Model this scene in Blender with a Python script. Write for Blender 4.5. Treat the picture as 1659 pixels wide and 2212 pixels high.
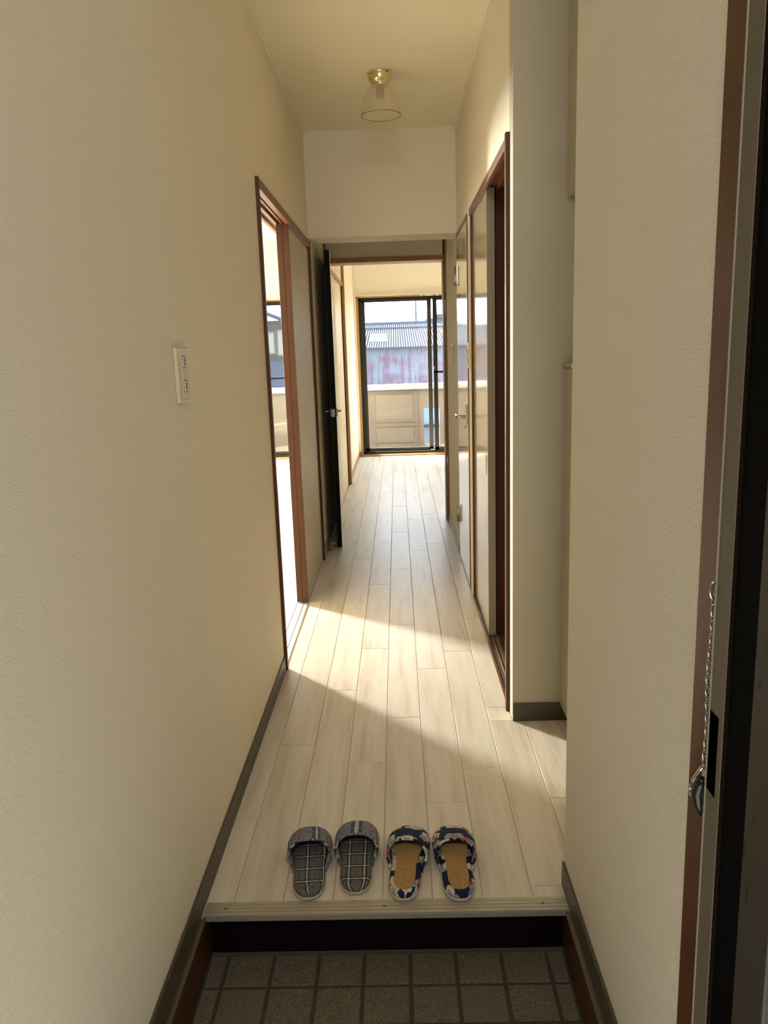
import bpy, bmesh, math, random
from mathutils import Vector, Matrix
random.seed(7)
D = bpy.data
for o in list(D.objects): D.objects.remove(o)
SC = bpy.context.scene
COL = SC.collection
PI = math.pi

# ------------------------------------------------------------------ camera
YAW, PITCH, ROLL, FPX, EYE = 0.022, 0.2028, -0.033, 1695.0, 1.2
f = Vector((-math.sin(YAW)*math.cos(PITCH), math.cos(YAW)*math.cos(PITCH), -math.sin(PITCH)))
r0 = Vector((math.cos(YAW), math.sin(YAW), 0)); u0 = r0.cross(f)
rr = r0*math.cos(ROLL) + u0*math.sin(ROLL); uu = -r0*math.sin(ROLL) + u0*math.cos(ROLL)
cam_d = D.cameras.new('camera'); cam = D.objects.new('camera', cam_d); COL.objects.link(cam)
cam.matrix_world = Matrix(((rr.x, uu.x, -f.x, 0), (rr.y, uu.y, -f.y, 0), (rr.z, uu.z, -f.z, EYE), (0, 0, 0, 1)))
cam_d.sensor_fit = 'VERTICAL'; cam_d.sensor_height = 36.0; cam_d.lens = 36.0*FPX/2212.0
cam_d.clip_start = 0.02; cam_d.clip_end = 300
SC.camera = cam
# ------------------------------------------------------------------ world, sun, daylight
W = D.worlds.new('sky'); SC.world = W; W.use_nodes = True
SKY_S = 6.0
wn = W.node_tree.nodes; wl = W.node_tree.links
bg = wn['Background']
tc = wn.new('ShaderNodeTexCoord'); sp = wn.new('ShaderNodeSeparateXYZ'); cr = wn.new('ShaderNodeValToRGB')
wl.new(tc.outputs['Generated'], sp.inputs[0]); wl.new(sp.outputs['Z'], cr.inputs['Fac'])
cr.color_ramp.elements[0].position = 0.0; cr.color_ramp.elements[0].color = (0.95, 0.97, 1.0, 1)
cr.color_ramp.elements[1].position = 0.7; cr.color_ramp.elements[1].color = (0.62, 0.78, 1.0, 1)
wl.new(cr.outputs['Color'], bg.inputs['Color']); bg.inputs['Strength'].default_value = SKY_S
EL = math.radians(38)
sd = D.lights.new('sun', 'SUN'); so = D.objects.new('sun', sd); COL.objects.link(so)
sd.energy = 54.0; sd.angle = math.radians(0.6); sd.color = (1.0, 0.93, 0.80)
sv = Vector((1/1.516*math.cos(EL), -1.14/1.516*math.cos(EL), -math.sin(EL)))
so.rotation_euler = sv.to_track_quat('-Z', 'Y').to_euler(); so.location = (-6, 16, 9)
def area(name, loc, aim, sx, sy, power, color=(1, 1, 1), portal=False):
    l = D.lights.new(name, 'AREA'); l.shape = 'RECTANGLE'; l.size = sx; l.size_y = sy; l.energy = power; l.color = color
    o = D.objects.new(name, l); COL.objects.link(o); o.location = loc
    o.rotation_euler = Vector(aim).to_track_quat('-Z', 'Y').to_euler()
    if portal: l.cycles.is_portal = True
    return o
area('window_portal', (0.43, 9.22, 0.90), (0, -1, 0), 1.75, 1.8, 1, portal=True)
area('window_portal', (-1.9, 9.22, 0.90), (0, -1, 0), 1.75, 1.8, 1, portal=True)
# sun-lit daylight through the side window of the left room
sw_ = area('side_window_daylight', (-3.30, 5.78, 1.38), (1, -0.80, -0.30), 0.52, 0.80, 205, (1.0, 0.965, 0.90))
sw_.data.spread = math.radians(115)
# behind the camera: a high lamp added as fill, and the gallery floor bounce
area('entrance_fill', (-0.02, -0.75, 2.25), (-0.02, 1, -0.12), 1.0, 0.26, 13, (1.0, 0.97, 0.91))
area('gallery_floor_bounce', (0.15, -0.42, -0.225), (0, 0.001, 1), 1.8, 1.7, 25, (1.0, 0.97, 0.91))
SC.view_settings.view_transform = 'Standard'; SC.view_settings.look = 'None'
SC.view_settings.gamma = 1; SC.view_settings.use_curve_mapping = False
SC.view_settings.exposure = 0.62

# ------------------------------------------------------------------ materials
def mat(name, col, rough=0.6, metal=0.0, spec=0.5):
    m = D.materials.new(name); m.use_nodes = True
    b = m.node_tree.nodes['Principled BSDF']
    b.inputs['Base Color'].default_value = (*col, 1); b.inputs['Roughness'].default_value = rough
    b.inputs['Metallic'].default_value = metal; b.inputs['Specular IOR Level'].default_value = spec
    return m
def N(m, t, **kw):
    n = m.node_tree.nodes.new(t)
    for k, v in kw.items(): setattr(n, k, v)
    return n
def L(m, a, b): m.node_tree.links.new(a, b)
def pb(m): return m.node_tree.nodes['Principled BSDF']
def math_(m, op, a, b=None, c=None):
    n = N(m, 'ShaderNodeMath', operation=op)
    for i, v in enumerate((a, b, c)):
        if v is None: continue
        if isinstance(v, (int, float)): n.inputs[i].default_value = v
        else: L(m, v, n.inputs[i])
    return n.outputs[0]
def mix(m, fac, a, b):
    n = N(m, 'ShaderNodeMix', data_type='RGBA')
    for s, v in ((n.inputs[0], fac), (n.inputs[6], a), (n.inputs[7], b)):
        if isinstance(v, (int, float)): s.default_value = v
        elif isinstance(v, tuple): s.default_value = (*v, 1)
        else: L(m, v, s)
    return n.outputs[2]
def obj_coord(m, rnd=False, scale=(1, 1, 1)):
    t = N(m, 'ShaderNodeTexCoord'); v = t.outputs['Object']
    if rnd:
        oi = N(m, 'ShaderNodeObjectInfo'); ad = N(m, 'ShaderNodeVectorMath', operation='MULTIPLY_ADD')
        L(m, oi.outputs['Random'], ad.inputs[0]); ad.inputs[1].default_value = (37.1, 53.7, 91.3); L(m, v, ad.inputs[2]); v = ad.outputs[0]
    mp = N(m, 'ShaderNodeMapping'); mp.inputs['Scale'].default_value = scale; L(m, v, mp.inputs[0])
    return mp.outputs[0]
def noise(m, vec, scale=5, detail=3, rough=0.5):
    n = N(m, 'ShaderNodeTexNoise'); n.inputs['Scale'].default_value = scale; n.inputs['Detail'].default_value = detail
    n.inputs['Roughness'].default_value = rough; L(m, vec, n.inputs['Vector']); return n.outputs['Fac']
def ramp(m, fac, stops):
    n = N(m, 'ShaderNodeValToRGB'); L(m, fac, n.inputs[0]); e = n.color_ramp.elements
    while len(e) < len(stops): e.new(0.5)
    for i, (p, c) in enumerate(stops): e[i].position = p; e[i].color = (*c, 1)
    return n.outputs[0]
def bump(m, h, strength=0.2, dist=0.002):
    n = N(m, 'ShaderNodeBump'); n.inputs['Strength'].default_value = strength; n.inputs['Distance'].default_value = dist
    L(m, h, n.inputs['Height']); L(m, n.outputs[0], pb(m).inputs['Normal'])

def wallpaper(name, col, strength=0.55):
    m = mat(name, col, 0.75, spec=0.25)
    # woven thread relief: short horizontal ridges crossed by faint vertical ones
    v1 = obj_coord(m, scale=(85, 85, 400)); v2 = obj_coord(m, scale=(340, 340, 75)); v3 = obj_coord(m)
    h = math_(m, 'ADD', noise(m, v1, 1, 2), math_(m, 'MULTIPLY', noise(m, v2, 1, 2), 0.45))
    bump(m, h, strength, 0.0020)
    c = mix(m, noise(m, v3, 1.3, 2), tuple(x*0.97 for x in col), tuple(min(1, x*1.03) for x in col))
    L(m, c, pb(m).inputs['Base Color']); return m
WP = (0.84, 0.765, 0.60)
M_wall = wallpaper('wallpaper_cream', WP)
M_wall_right = wallpaper('wallpaper_woven_coarse', (0.79, 0.72, 0.565), 1.0)
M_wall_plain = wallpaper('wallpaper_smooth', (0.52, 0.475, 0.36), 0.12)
M_room = wallpaper('wallpaper_room', (0.89, 0.83, 0.72), 0.15)
M_ceil = wallpaper('ceiling_paper', (0.93, 0.845, 0.63), 0.15)

def wood(name, c1, c2, rough=0.4, axis='Z', spec=0.5):
    m = mat(name, c1, rough, spec=spec)
    sc = {'Z': (90, 90, 3), 'Y': (90, 3, 90), 'X': (3, 90, 90)}[axis]
    n = noise(m, obj_coord(m, True, sc), 1, 4, 0.6)
    L(m, mix(m, n, c1, c2), pb(m).inputs['Base Color']); bump(m, n, 0.08, 0.001); return m
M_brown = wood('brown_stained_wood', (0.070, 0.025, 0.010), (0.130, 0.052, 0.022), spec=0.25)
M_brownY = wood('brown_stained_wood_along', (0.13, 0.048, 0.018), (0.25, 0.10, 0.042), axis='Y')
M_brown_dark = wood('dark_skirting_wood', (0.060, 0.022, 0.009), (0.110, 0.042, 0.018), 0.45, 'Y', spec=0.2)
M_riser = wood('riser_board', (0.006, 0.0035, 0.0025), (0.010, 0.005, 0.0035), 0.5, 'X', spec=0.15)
M_tan = wood('light_stained_wood', (0.34, 0.17, 0.06), (0.46, 0.25, 0.10), 0.45)
M_tanX = wood('light_stained_wood_across', (0.36, 0.17, 0.055), (0.48, 0.25, 0.09), 0.45, 'X')
M_tan_dark = wood('mid_brown_jamb_wood', (0.22, 0.12, 0.045), (0.33, 0.19, 0.08), 0.45, spec=0.25)

def plank_mat(name):
    m = mat(name, (0.7, 0.6, 0.45), 0.27, spec=0.25)
    v = obj_coord(m, True, (14, 1.1, 1)); n1 = noise(m, v, 1.6, 5, 0.62)
    v2 = obj_coord(m, True, (60, 2.0, 1)); n2 = noise(m, v2, 1, 3, 0.5)
    c = ramp(m, n1, [(0.30, (0.52, 0.435, 0.32)), (0.46, (0.66, 0.58, 0.46)), (0.60, (0.73, 0.655, 0.53)), (0.75, (0.62, 0.55, 0.44))])
    c = mix(m, math_(m, 'MULTIPLY', n2, 0.35), c, (0.80, 0.72, 0.60))
    oi = N(m, 'ShaderNodeObjectInfo'); hv = N(m, 'ShaderNodeHueSaturation'); L(m, c, hv.inputs['Color'])
    L(m, math_(m, 'MULTIPLY_ADD', oi.outputs['Random'], 0.09, 0.955), hv.inputs['Value'])
    L(m, hv.outputs[0], pb(m).inputs['Base Color'])
    L(m, math_(m, 'MULTIPLY_ADD', n1, 0.14, 0.30), pb(m).inputs['Roughness'])
    bump(m, n2, 0.04, 0.0006); return m
M_plank = plank_mat('whitewashed_oak_plank')
M_sub = mat('plank_joint', (0.60, 0.52, 0.40), 0.7)
M_laminate = mat('cream_gloss_laminate', (0.62, 0.56, 0.42), 0.10, spec=0.9)
M_panel = mat('cream_door_paper', (0.60, 0.52, 0.37), 0.55)
M_fusuma = mat('pale_sliding_panel', (0.85, 0.74, 0.54), 0.5)
M_edge_grey = mat('grey_door_edge', (0.36, 0.33, 0.24), 0.35)
M_black = mat('black_edge_band', (0.005, 0.005, 0.004), 0.6, spec=0.12)
M_leaf_shaded = mat('door_face_shaded', (0.12, 0.095, 0.055), 0.35)  # shade on the wall side of the cream door, painted into the colour
M_leaf_pale = mat('door_face_pale', (0.80, 0.74, 0.64), 0.3)
M_base = mat('dark_vinyl_baseboard', (0.075, 0.060, 0.040), 0.45)
M_base_grey = mat('grey_vinyl_baseboard', (0.30, 0.27, 0.24), 0.35)
M_basecap = mat('baseboard_cap', (0.13, 0.10, 0.06), 0.4)
M_alu = mat('aluminium', (0.50, 0.46, 0.37), 0.50, 0.6)
M_alu_sill = mat('white_aluminium_rail', (0.80, 0.79, 0.74), 0.3, 0.3)
M_groove = mat('groove_shadow_line', (0.10, 0.085, 0.07), 0.7)
M_steel = mat('brushed_steel', (0.52, 0.49, 0.42), 0.28, 0.95)
M_brass = mat('polished_brass', (0.86, 0.76, 0.46), 0.22, 1.0)
M_brass_rail = mat('brass_rail', (0.60, 0.47, 0.24), 0.3, 0.8)
M_window = mat('dark_bronze_aluminium', (0.016, 0.014, 0.011), 0.5, spec=0.2)
M_window2 = mat('dark_bronze_sash', (0.045, 0.042, 0.034), 0.5, spec=0.25)
M_plate = mat('ivory_plastic', (0.66, 0.57, 0.38), 0.28)
M_rocker = mat('brown_grey_rocker', (0.20, 0.165, 0.11), 0.35)
M_rail_white = mat('white_curtain_rail', (0.80, 0.77, 0.68), 0.35)
M_screw = mat('screw_head', (0.20, 0.16, 0.12), 0.4, 0.8)
M_rubber = mat('white_rubber_sole', (0.50, 0.46, 0.36), 0.6)
M_lining = mat('pale_cloth_lining', (0.40, 0.36, 0.26), 0.9)
M_darkfloor = mat('dark_vinyl_floor', (0.06, 0.045, 0.035), 0.5)
n_ = noise(M_darkfloor, obj_coord(M_darkfloor), 160, 3); L(M_darkfloor, ramp(M_darkfloor, n_, [(0.4, (0.035, 0.026, 0.02)), (0.62, (0.14, 0.10, 0.075))]), pb(M_darkfloor).inputs['Base Color'])
# genkan tile
M_tile = mat('speckled_brown_tile', (0.10, 0.085, 0.06), 0.75)
v_ = obj_coord(M_tile, True); nn = noise(M_tile, v_, 260, 3, 0.7); nb = noise(M_tile, v_, 18, 2)
c_ = ramp(M_tile, nn, [(0.36, (0.088, 0.068, 0.045)), (0.52, (0.155, 0.125, 0.086)), (0.68, (0.25, 0.215, 0.155))])
L(M_tile, mix(M_tile, math_(M_tile, 'MULTIPLY', nb, 0.35), c_, (0.085, 0.07, 0.05)), pb(M_tile).inputs['Base Color']); bump(M_tile, nn, 0.35, 0.001)
M_grout = mat('dark_grout', (0.060, 0.048, 0.031), 0.9)
# entrance frame steel
M_frame = mat('olive_painted_steel', (0.15, 0.125, 0.082), 0.55, spec=0.2)
M_frame_edge = mat('highlight_frame_lip', (0.30, 0.28, 0.21), 0.3)
M_rust = mat('rust_pitted_steel', (0.06, 0.045, 0.03), 0.6)
v_ = obj_coord(M_rust, scale=(1, 1, 0.35)); nr = noise(M_rust, v_, 95, 3, 0.7); nl = noise(M_rust, obj_coord(M_rust), 12, 2)
sp_ = math_(M_rust, 'LESS_THAN', math_(M_rust, 'ADD', nr, math_(M_rust, 'MULTIPLY', nl, 0.5)), 0.575)
L(M_rust, mix(M_rust, sp_, (0.040, 0.031, 0.020), (0.006, 0.004, 0.003)), pb(M_rust).inputs['Base Color'])
M_ext_dark = mat('gallery_block_dark', (0.03, 0.022, 0.018), 0.8)
M_concrete = mat('gallery_concrete', (0.30, 0.29, 0.27), 0.85)
# glass
def glass_mat(name, tint=(0.96, 0.98, 0.98), refl=0.06, rough=0.0, frost=0.0, fcol=(0.8, 0.75, 0.6)):
    m = D.materials.new(name); m.use_nodes = True; nt = m.node_tree; nt.nodes.clear()
    out = nt.nodes.new('ShaderNodeOutputMaterial'); tr = nt.nodes.new('ShaderNodeBsdfTransparent'); gl = nt.nodes.new('ShaderNodeBsdfGlossy')
    tr.inputs[0].default_value = (*tint, 1); gl.inputs['Roughness'].default_value = rough
    fr = nt.nodes.new('ShaderNodeLayerWeight'); pw = nt.nodes.new('ShaderNodeMath'); pw.operation = 'POWER'; pw.inputs[1].default_value = 5
    ml = nt.nodes.new('ShaderNodeMath'); ml.operation = 'MULTIPLY_ADD'; ml.inputs[1].default_value = 0.9; ml.inputs[2].default_value = 0.04
    nt.links.new(fr.outputs['Facing'], pw.inputs[0]); nt.links.new(pw.outputs[0], ml.inputs[0])
    mx = nt.nodes.new('ShaderNodeMixShader'); nt.links.new(ml.outputs[0], mx.inputs[0]); nt.links.new(tr.outputs[0], mx.inputs[1]); nt.links.new(gl.outputs[0], mx.inputs[2])
    last = mx
    if frost > 0:
        df = nt.nodes.new('ShaderNodeBsdfTranslucent'); df.inputs[0].default_value = (*fcol, 1)
        dd = nt.nodes.new('ShaderNodeBsdfDiffuse'); dd.inputs[0].default_value = (*fcol, 1)
        m0 = nt.nodes.new('ShaderNodeMixShader'); m0.inputs[0].default_value = 0.5; nt.links.new(df.outputs[0], m0.inputs[1]); nt.links.new(dd.outputs[0], m0.inputs[2])
        m2 = nt.nodes.new('ShaderNodeMixShader'); m2.inputs[0].default_value = frost
        nt.links.new(mx.outputs[0], m2.inputs[1]); nt.links.new(m0.outputs[0], m2.inputs[2]); last = m2
    nt.links.new(last.outputs[0], out.inputs[0]); return m
M_glass = glass_mat('window_glass', (0.93, 0.96, 0.97))
M_shade = glass_mat('frosted_lamp_glass', (0.97, 0.97, 0.95), rough=0.25, frost=0.22, fcol=(0.95, 0.86, 0.66))
M_shade_rim = glass_mat('lamp_glass_rim', (0.75, 0.68, 0.52), rough=0.1, frost=0.25, fcol=(0.5, 0.42, 0.28))
M_frostwin = glass_mat('frosted_window_pane', (0.9, 0.9, 0.88), frost=0.2)

# plaid and floral cloths, driven by the UVs laid on the slippers
def uvxy(m):
    u = N(m, 'ShaderNodeUVMap'); s = N(m, 'ShaderNodeSeparateXYZ'); L(m, u.outputs[0], s.inputs[0]); return s.outputs[0], s.outputs[1]
def stripe(m, c, period, centre, half):
    fr = math_(m, 'FRACT', math_(m, 'ADD', math_(m, 'DIVIDE', c, period), 10 - centre/period + 0.5))
    return math_(m, 'LESS_THAN', math_(m, 'ABSOLUTE', math_(m, 'SUBTRACT', fr, 0.5)), half/period)
def plaid(name, ou, ov, base=(0.155, 0.20, 0.235)):
    m = mat(name, base, 0.85, spec=0.2)
    x, y = uvxy(m)
    x = math_(m, 'ADD', x, ou); y = math_(m, 'ADD', y, ov)
    col = base
    P = 0.045
    dk, lt, rd = (0.012, 0.013, 0.015), (0.62, 0.60, 0.50), (0.30, 0.035, 0.035)
    c = mix(m, math_(m, 'MULTIPLY', stripe(m, x, P, 0, 0.0062), 0.72), base, dk)
    c = mix(m, math_(m, 'MULTIPLY', stripe(m, y, P, 0, 0.0060), 0.80), c, dk)
    c = mix(m, math_(m, 'MULTIPLY', stripe(m, x, P, P/2, 0.0018), 0.75), c, rd)
    c = mix(m, math_(m, 'MULTIPLY', stripe(m, y, P, P/2, 0.0013), 0.75), c, rd)
    c = mix(m, math_(m, 'MULTIPLY', stripe(m, y, P, 0, 0.0017), 0.70), c, lt)
    c = mix(m, math_(m, 'MULTIPLY', stripe(m, x, P, 0, 0.0019), 0.70), c, lt)
    L(m, c, pb(m).inputs['Base Color'])
    u = N(m, 'ShaderNodeUVMap'); bump(m, noise(m, u.outputs[0], 900, 2), 0.3, 0.0006)
    return m
def floral(name, off):
    navy = (0.013, 0.020, 0.050)
    m = mat(name, navy, 0.8, spec=0.2)
    u = N(m, 'ShaderNodeUVMap'); ad = N(m, 'ShaderNodeVectorMath', operation='ADD'); L(m, u.outputs[0], ad.inputs[0]); ad.inputs[1].default_value = off
    c = navy
    for (scale, o2, r, colr, keep) in ((30, (3.1, 1.7, 0), 0.0150, (0.33, 0.34, 0.33), 0.45), (26, (0, 0, 0), 0.0165, (0.60, 0.57, 0.45), 0.62), (34, (5.3, 2.9, 0), 0.0085, (0.55, 0.12, 0.11), 0.30)):
        a2 = N(m, 'ShaderNodeVectorMath', operation='ADD'); L(m, ad.outputs[0], a2.inputs[0]); a2.inputs[1].default_value = o2
        vo = N(m, 'ShaderNodeTexVoronoi', voronoi_dimensions='2D'); vo.inputs['Scale'].default_value = scale; vo.inputs['Randomness'].default_value = 0.75
        L(m, a2.outputs[0], vo.inputs['Vector'])
        sb = N(m, 'ShaderNodeVectorMath', operation='SUBTRACT'); L(m, a2.outputs[0], sb.inputs[0]); L(m, vo.outputs['Position'], sb.inputs[1])
        s = N(m, 'ShaderNodeSeparateXYZ'); L(m, sb.outputs[0], s.inputs[0])
        ang = math_(m, 'ARCTAN2', s.outputs[1], s.outputs[0]); rad = math_(m, 'SQRT', math_(m, 'ADD', math_(m, 'MULTIPLY', s.outputs[0], s.outputs[0]), math_(m, 'MULTIPLY', s.outputs[1], s.outputs[1])))
        cc = N(m, 'ShaderNodeSeparateXYZ'); L(m, vo.outputs['Color'], cc.inputs[0])
        pet = math_(m, 'MULTIPLY_ADD', math_(m, 'ABSOLUTE', math_(m, 'COSINE', math_(m, 'MULTIPLY_ADD', ang, 2.5, math_(m, 'MULTIPLY', cc.outputs[1], 6)))), 0.32, 0.68)
        msk = math_(m, 'LESS_THAN', rad, math_(m, 'MULTIPLY', pet, r))
        msk = math_(m, 'MULTIPLY', msk, math_(m, 'LESS_THAN', cc.outputs[0], keep))
        c = mix(m, msk, c, colr)
        cen = math_(m, 'MULTIPLY', math_(m, 'LESS_THAN', rad, r*0.42), math_(m, 'GREATER_THAN', math_(m, 'SINE', math_(m, 'MULTIPLY', ang, 14)), 0.1))
        c = mix(m, math_(m, 'MULTIPLY', math_(m, 'MULTIPLY', cen, msk), 0.8), c, (0.03, 0.04, 0.06))
    L(m, c, pb(m).inputs['Base Color']); return m
M_plaid_sole = plaid('plaid_cloth_insole', 0.006, 0.010, (0.115, 0.150, 0.148))
M_plaid = plaid('plaid_cloth_upper', -0.009, 0.016, (0.185, 0.235, 0.290))
M_plaid_sole2 = plaid('plaid_cloth_insole_b', 0.020, 0.018, (0.115, 0.150, 0.148))
M_plaid2 = plaid('plaid_cloth_upper_b', 0.0, 0.022, (0.185, 0.235, 0.290))
M_floral = floral('navy_floral_cloth', (0.31, 0.12, 0)); M_floral2 = floral('navy_floral_cloth_b', (0.77, 0.53, 0))
M_bamboo = mat('bamboo_slats', (0.36, 0.19, 0.065), 0.42)
L(M_bamboo, mix(M_bamboo, noise(M_bamboo, obj_coord(M_bamboo, scale=(20, 300, 1)), 1, 2), (0.42, 0.23, 0.085), (0.60, 0.36, 0.15)), pb(M_bamboo).inputs['Base Color'])
M_thread = mat('mat_stitch_thread', (0.55, 0.36, 0.16), 0.8)

# outdoors
def rusty(name):
    m = mat(name, (0.2, 0.2, 0.2), 0.8)
    n1 = noise(m, obj_coord(m, scale=(22, 9, 1.1)), 1.2, 5, 0.7); n2 = noise(m, obj_coord(m, scale=(1.2, 1.2, 2.2)), 1.6, 4, 0.65)
    t = N(m, 'ShaderNodeTexCoord'); s = N(m, 'ShaderNodeSeparateXYZ'); L(m, t.outputs['Object'], s.inputs[0])
    zz = math_(m, 'SUBTRACT', s.outputs[2], 6.8)
    k = math_(m, 'ADD', math_(m, 'MULTIPLY_ADD', n1, 1.3, -.62), math_(m, 'ADD', math_(m, 'MULTIPLY', n2, 1.0), math_(m, 'MULTIPLY', zz, -0.10)))
    c = ramp(m, k, [(0.30, (0.155, 0.185, 0.200)), (0.45, (0.150, 0.160, 0.188)), (0.56, (0.165, 0.125, 0.150)), (0.70, (0.125, 0.078, 0.092)), (0.85, (0.15, 0.16, 0.175))])
    L(m, c, pb(m).inputs['Base Color']); return m
M_rustwall = rusty('weathered_tin_wall')
M_roof = mat('pale_corrugated_roof', (0.0330, 0.0330, 0.0413), 0.7)
t_ = N(M_roof, 'ShaderNodeTexCoord'); s_ = N(M_roof, 'ShaderNodeSeparateXYZ'); L(M_roof, t_.outputs['Object'], s_.inputs[0])
cs_ = math_(M_roof, 'COSINE', math_(M_roof, 'MULTIPLY', math_(M_roof, 'ADD', s_.outputs[0], 4.40), 2*PI/.055))
L(M_roof, mix(M_roof, math_(M_roof, 'GREATER_THAN', cs_, 0.0), (0.0300, 0.0300, 0.0400), (0.1100, 0.1100, 0.1200)), pb(M_roof).inputs['Base Color'])
M_sky_panel = mat('milky_roof_panel', (0.15, 0.16, 0.14), 0.5)
M_yel_panel = mat('yellowed_roof_panel', (0.15, 0.135, 0.08), 0.5)
M_house = mat('pale_render_wall', (0.0303, 0.0358, 0.0413), 0.9)
M_houseroof = mat('blue_grey_roof_tile', (0.0187, 0.0286, 0.0468), 0.6)
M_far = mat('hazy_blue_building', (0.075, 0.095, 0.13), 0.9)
M_parapet = mat('beige_parapet_panel', (0.165, 0.132, 0.1), 0.7)
M_parapet_b = mat('parapet_shade_band', (0.142, 0.114, 0.088), 0.7)
M_toprail = mat('parapet_aluminium_rail', (0.3360, 0.3360, 0.3360), 0.4, 0.4)
M_balc = mat('balcony_floor_grey', (0.0660, 0.0633, 0.0550), 0.8)
M_pole = mat('grey_utility_pole', (0.0550, 0.0660, 0.0770), 0.7)
M_bluetarp = mat('blue_metal_roof', (0.06, 0.095, 0.2), 0.6)
M_ground = mat('asphalt_ground', (0.05, 0.05, 0.05), 0.9)

for m_ in (M_rustwall, M_roof, M_sky_panel, M_yel_panel, M_house, M_houseroof, M_far, M_parapet, M_parapet_b, M_balc):
    pb(m_).inputs['Specular IOR Level'].default_value = 0.03; pb(m_).inputs['Roughness'].default_value = 1.0
# ------------------------------------------------------------------ builders
def mesh(name, vs, fs, m, parent=None, uv=None, smooth=False):
    me = D.meshes.new(name); me.from_pydata([tuple(v) for v in vs], [], fs); me.materials.append(m)
    if uv is not None:
        ul = me.uv_layers.new(name='UVMap')
        for l in me.loops: ul.data[l.index].uv = uv[l.vertex_index]
    if smooth: me.polygons.foreach_set('use_smooth', [True]*len(me.polygons))
    me.update()
    o = D.objects.new(name, me); COL.objects.link(o)
    if parent: o.parent = parent
    return o
def boxdata(b, vs, fs):
    x0, x1, y0, y1, z0, z1 = b; k = len(vs)
    vs += [(x0, y0, z0), (x1, y0, z0), (x1, y1, z0), (x0, y1, z0), (x0, y0, z1), (x1, y0, z1), (x1, y1, z1), (x0, y1, z1)]
    fs += [tuple(k+i for i in q) for q in ((0, 3, 2, 1), (4, 5, 6, 7), (0, 1, 5, 4), (1, 2, 6, 5), (2, 3, 7, 6), (3, 0, 4, 7))]
def boxes(name, bl, m, parent=None, bevel=0):
    """one mesh from boxes given as (x0,x1,y0,y1,z0,z1); origin moved to the first box's base centre"""
    vs, fs = [], []
    for b in bl: boxdata(b, vs, fs)
    b = bl[0]; c = Vector(((b[0]+b[1])/2, (b[2]+b[3])/2, b[4]))
    o = mesh(name, [Vector(v)-c for v in vs], fs, m, parent); o.location = c - (wloc(parent) if parent else Vector())
    if bevel:
        md = o.modifiers.new('bevel', 'BEVEL'); md.width = bevel; md.segments = 2; md.limit_method = 'ANGLE'
    return o
def wloc(p):
    v = Vector()
    while p: v += p.location; p = p.parent
    return v
def empty(name, loc):
    o = D.objects.new(name, None); COL.objects.link(o); o.location = loc; return o
def tag(o, label=None, cat=None, group=None, kind=None):
    if label: o['label'] = label
    if cat: o['category'] = cat
    if group: o['group'] = group
    if kind: o['kind'] = kind
    return o
def struct(name, bl, m, label=None, cat=None, bevel=0):
    o = boxes(name, bl, m, None, bevel); return tag(o, label, cat, None, 'structure')
def tube(name, pts, r, m, parent=None, n=10, closed=False, uvs=None):
    pts = [Vector(p) for p in pts]; vs, fs = [], []; K = len(pts)
    rs = r if isinstance(r, (list, tuple)) else [r]*K
    up = Vector((0, 0, 1)); prev = None
    for i, p in enumerate(pts):
        a = pts[(i-1) % K] if (closed or i > 0) else p; b = pts[(i+1) % K] if (closed or i < K-1) else p
        t = (b-a).normalized()
        s = prev - t*prev.dot(t) if prev is not None else (t.cross(up) if abs(t.dot(up)) < 0.95 else t.cross(Vector((1, 0, 0))))
        s.normalize(); prev = s; w = t.cross(s)
        for k in range(n): an = 2*PI*k/n; vs.append(p + (s*math.cos(an)+w*math.sin(an))*rs[i])
    for i in range(K if closed else K-1):
        for k in range(n):
            a = i*n+k; b = i*n+(k+1) % n; c = ((i+1) % K)*n+(k+1) % n; d = ((i+1) % K)*n+k; fs.append((a, b, c, d))
    if not closed: fs.append(tuple(range(n))[::-1]); fs.append(tuple((K-1)*n+k for k in range(n)))
    o = mesh(name, [v-(wloc(parent) if parent else Vector()) for v in vs], fs, m, parent, uv=[(v.x, v.y) for v in vs] if uvs else None, smooth=True); return o
def lathe(name, prof, c, m, parent=None, n=40):
    vs, fs = [], []; c = Vector(c) - (wloc(parent) if parent else Vector())
    for (r, z) in prof:
        for k in range(n): a = 2*PI*k/n; vs.append((r*math.cos(a), r*math.sin(a), z))
    for i in range(len(prof)-1):
        for k in range(n): fs.append((i*n+k, i*n+(k+1) % n, (i+1)*n+(k+1) % n, (i+1)*n+k))
    o = mesh(name, vs, fs, m, parent, smooth=True); o.location = c; return o

XL, XR = -0.466, 0.346
YD0, YD1 = 2.842, 4.490            # left sliding door opening
YB = 4.50                          # dropped beam
YP = 5.46                          # partition with the far door
YF = 9.07                          # balcony wall
HD = 1.797                         # door heads
HC = 2.357                         # corridor ceiling
HR = 2.44                          # room ceilings
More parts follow.
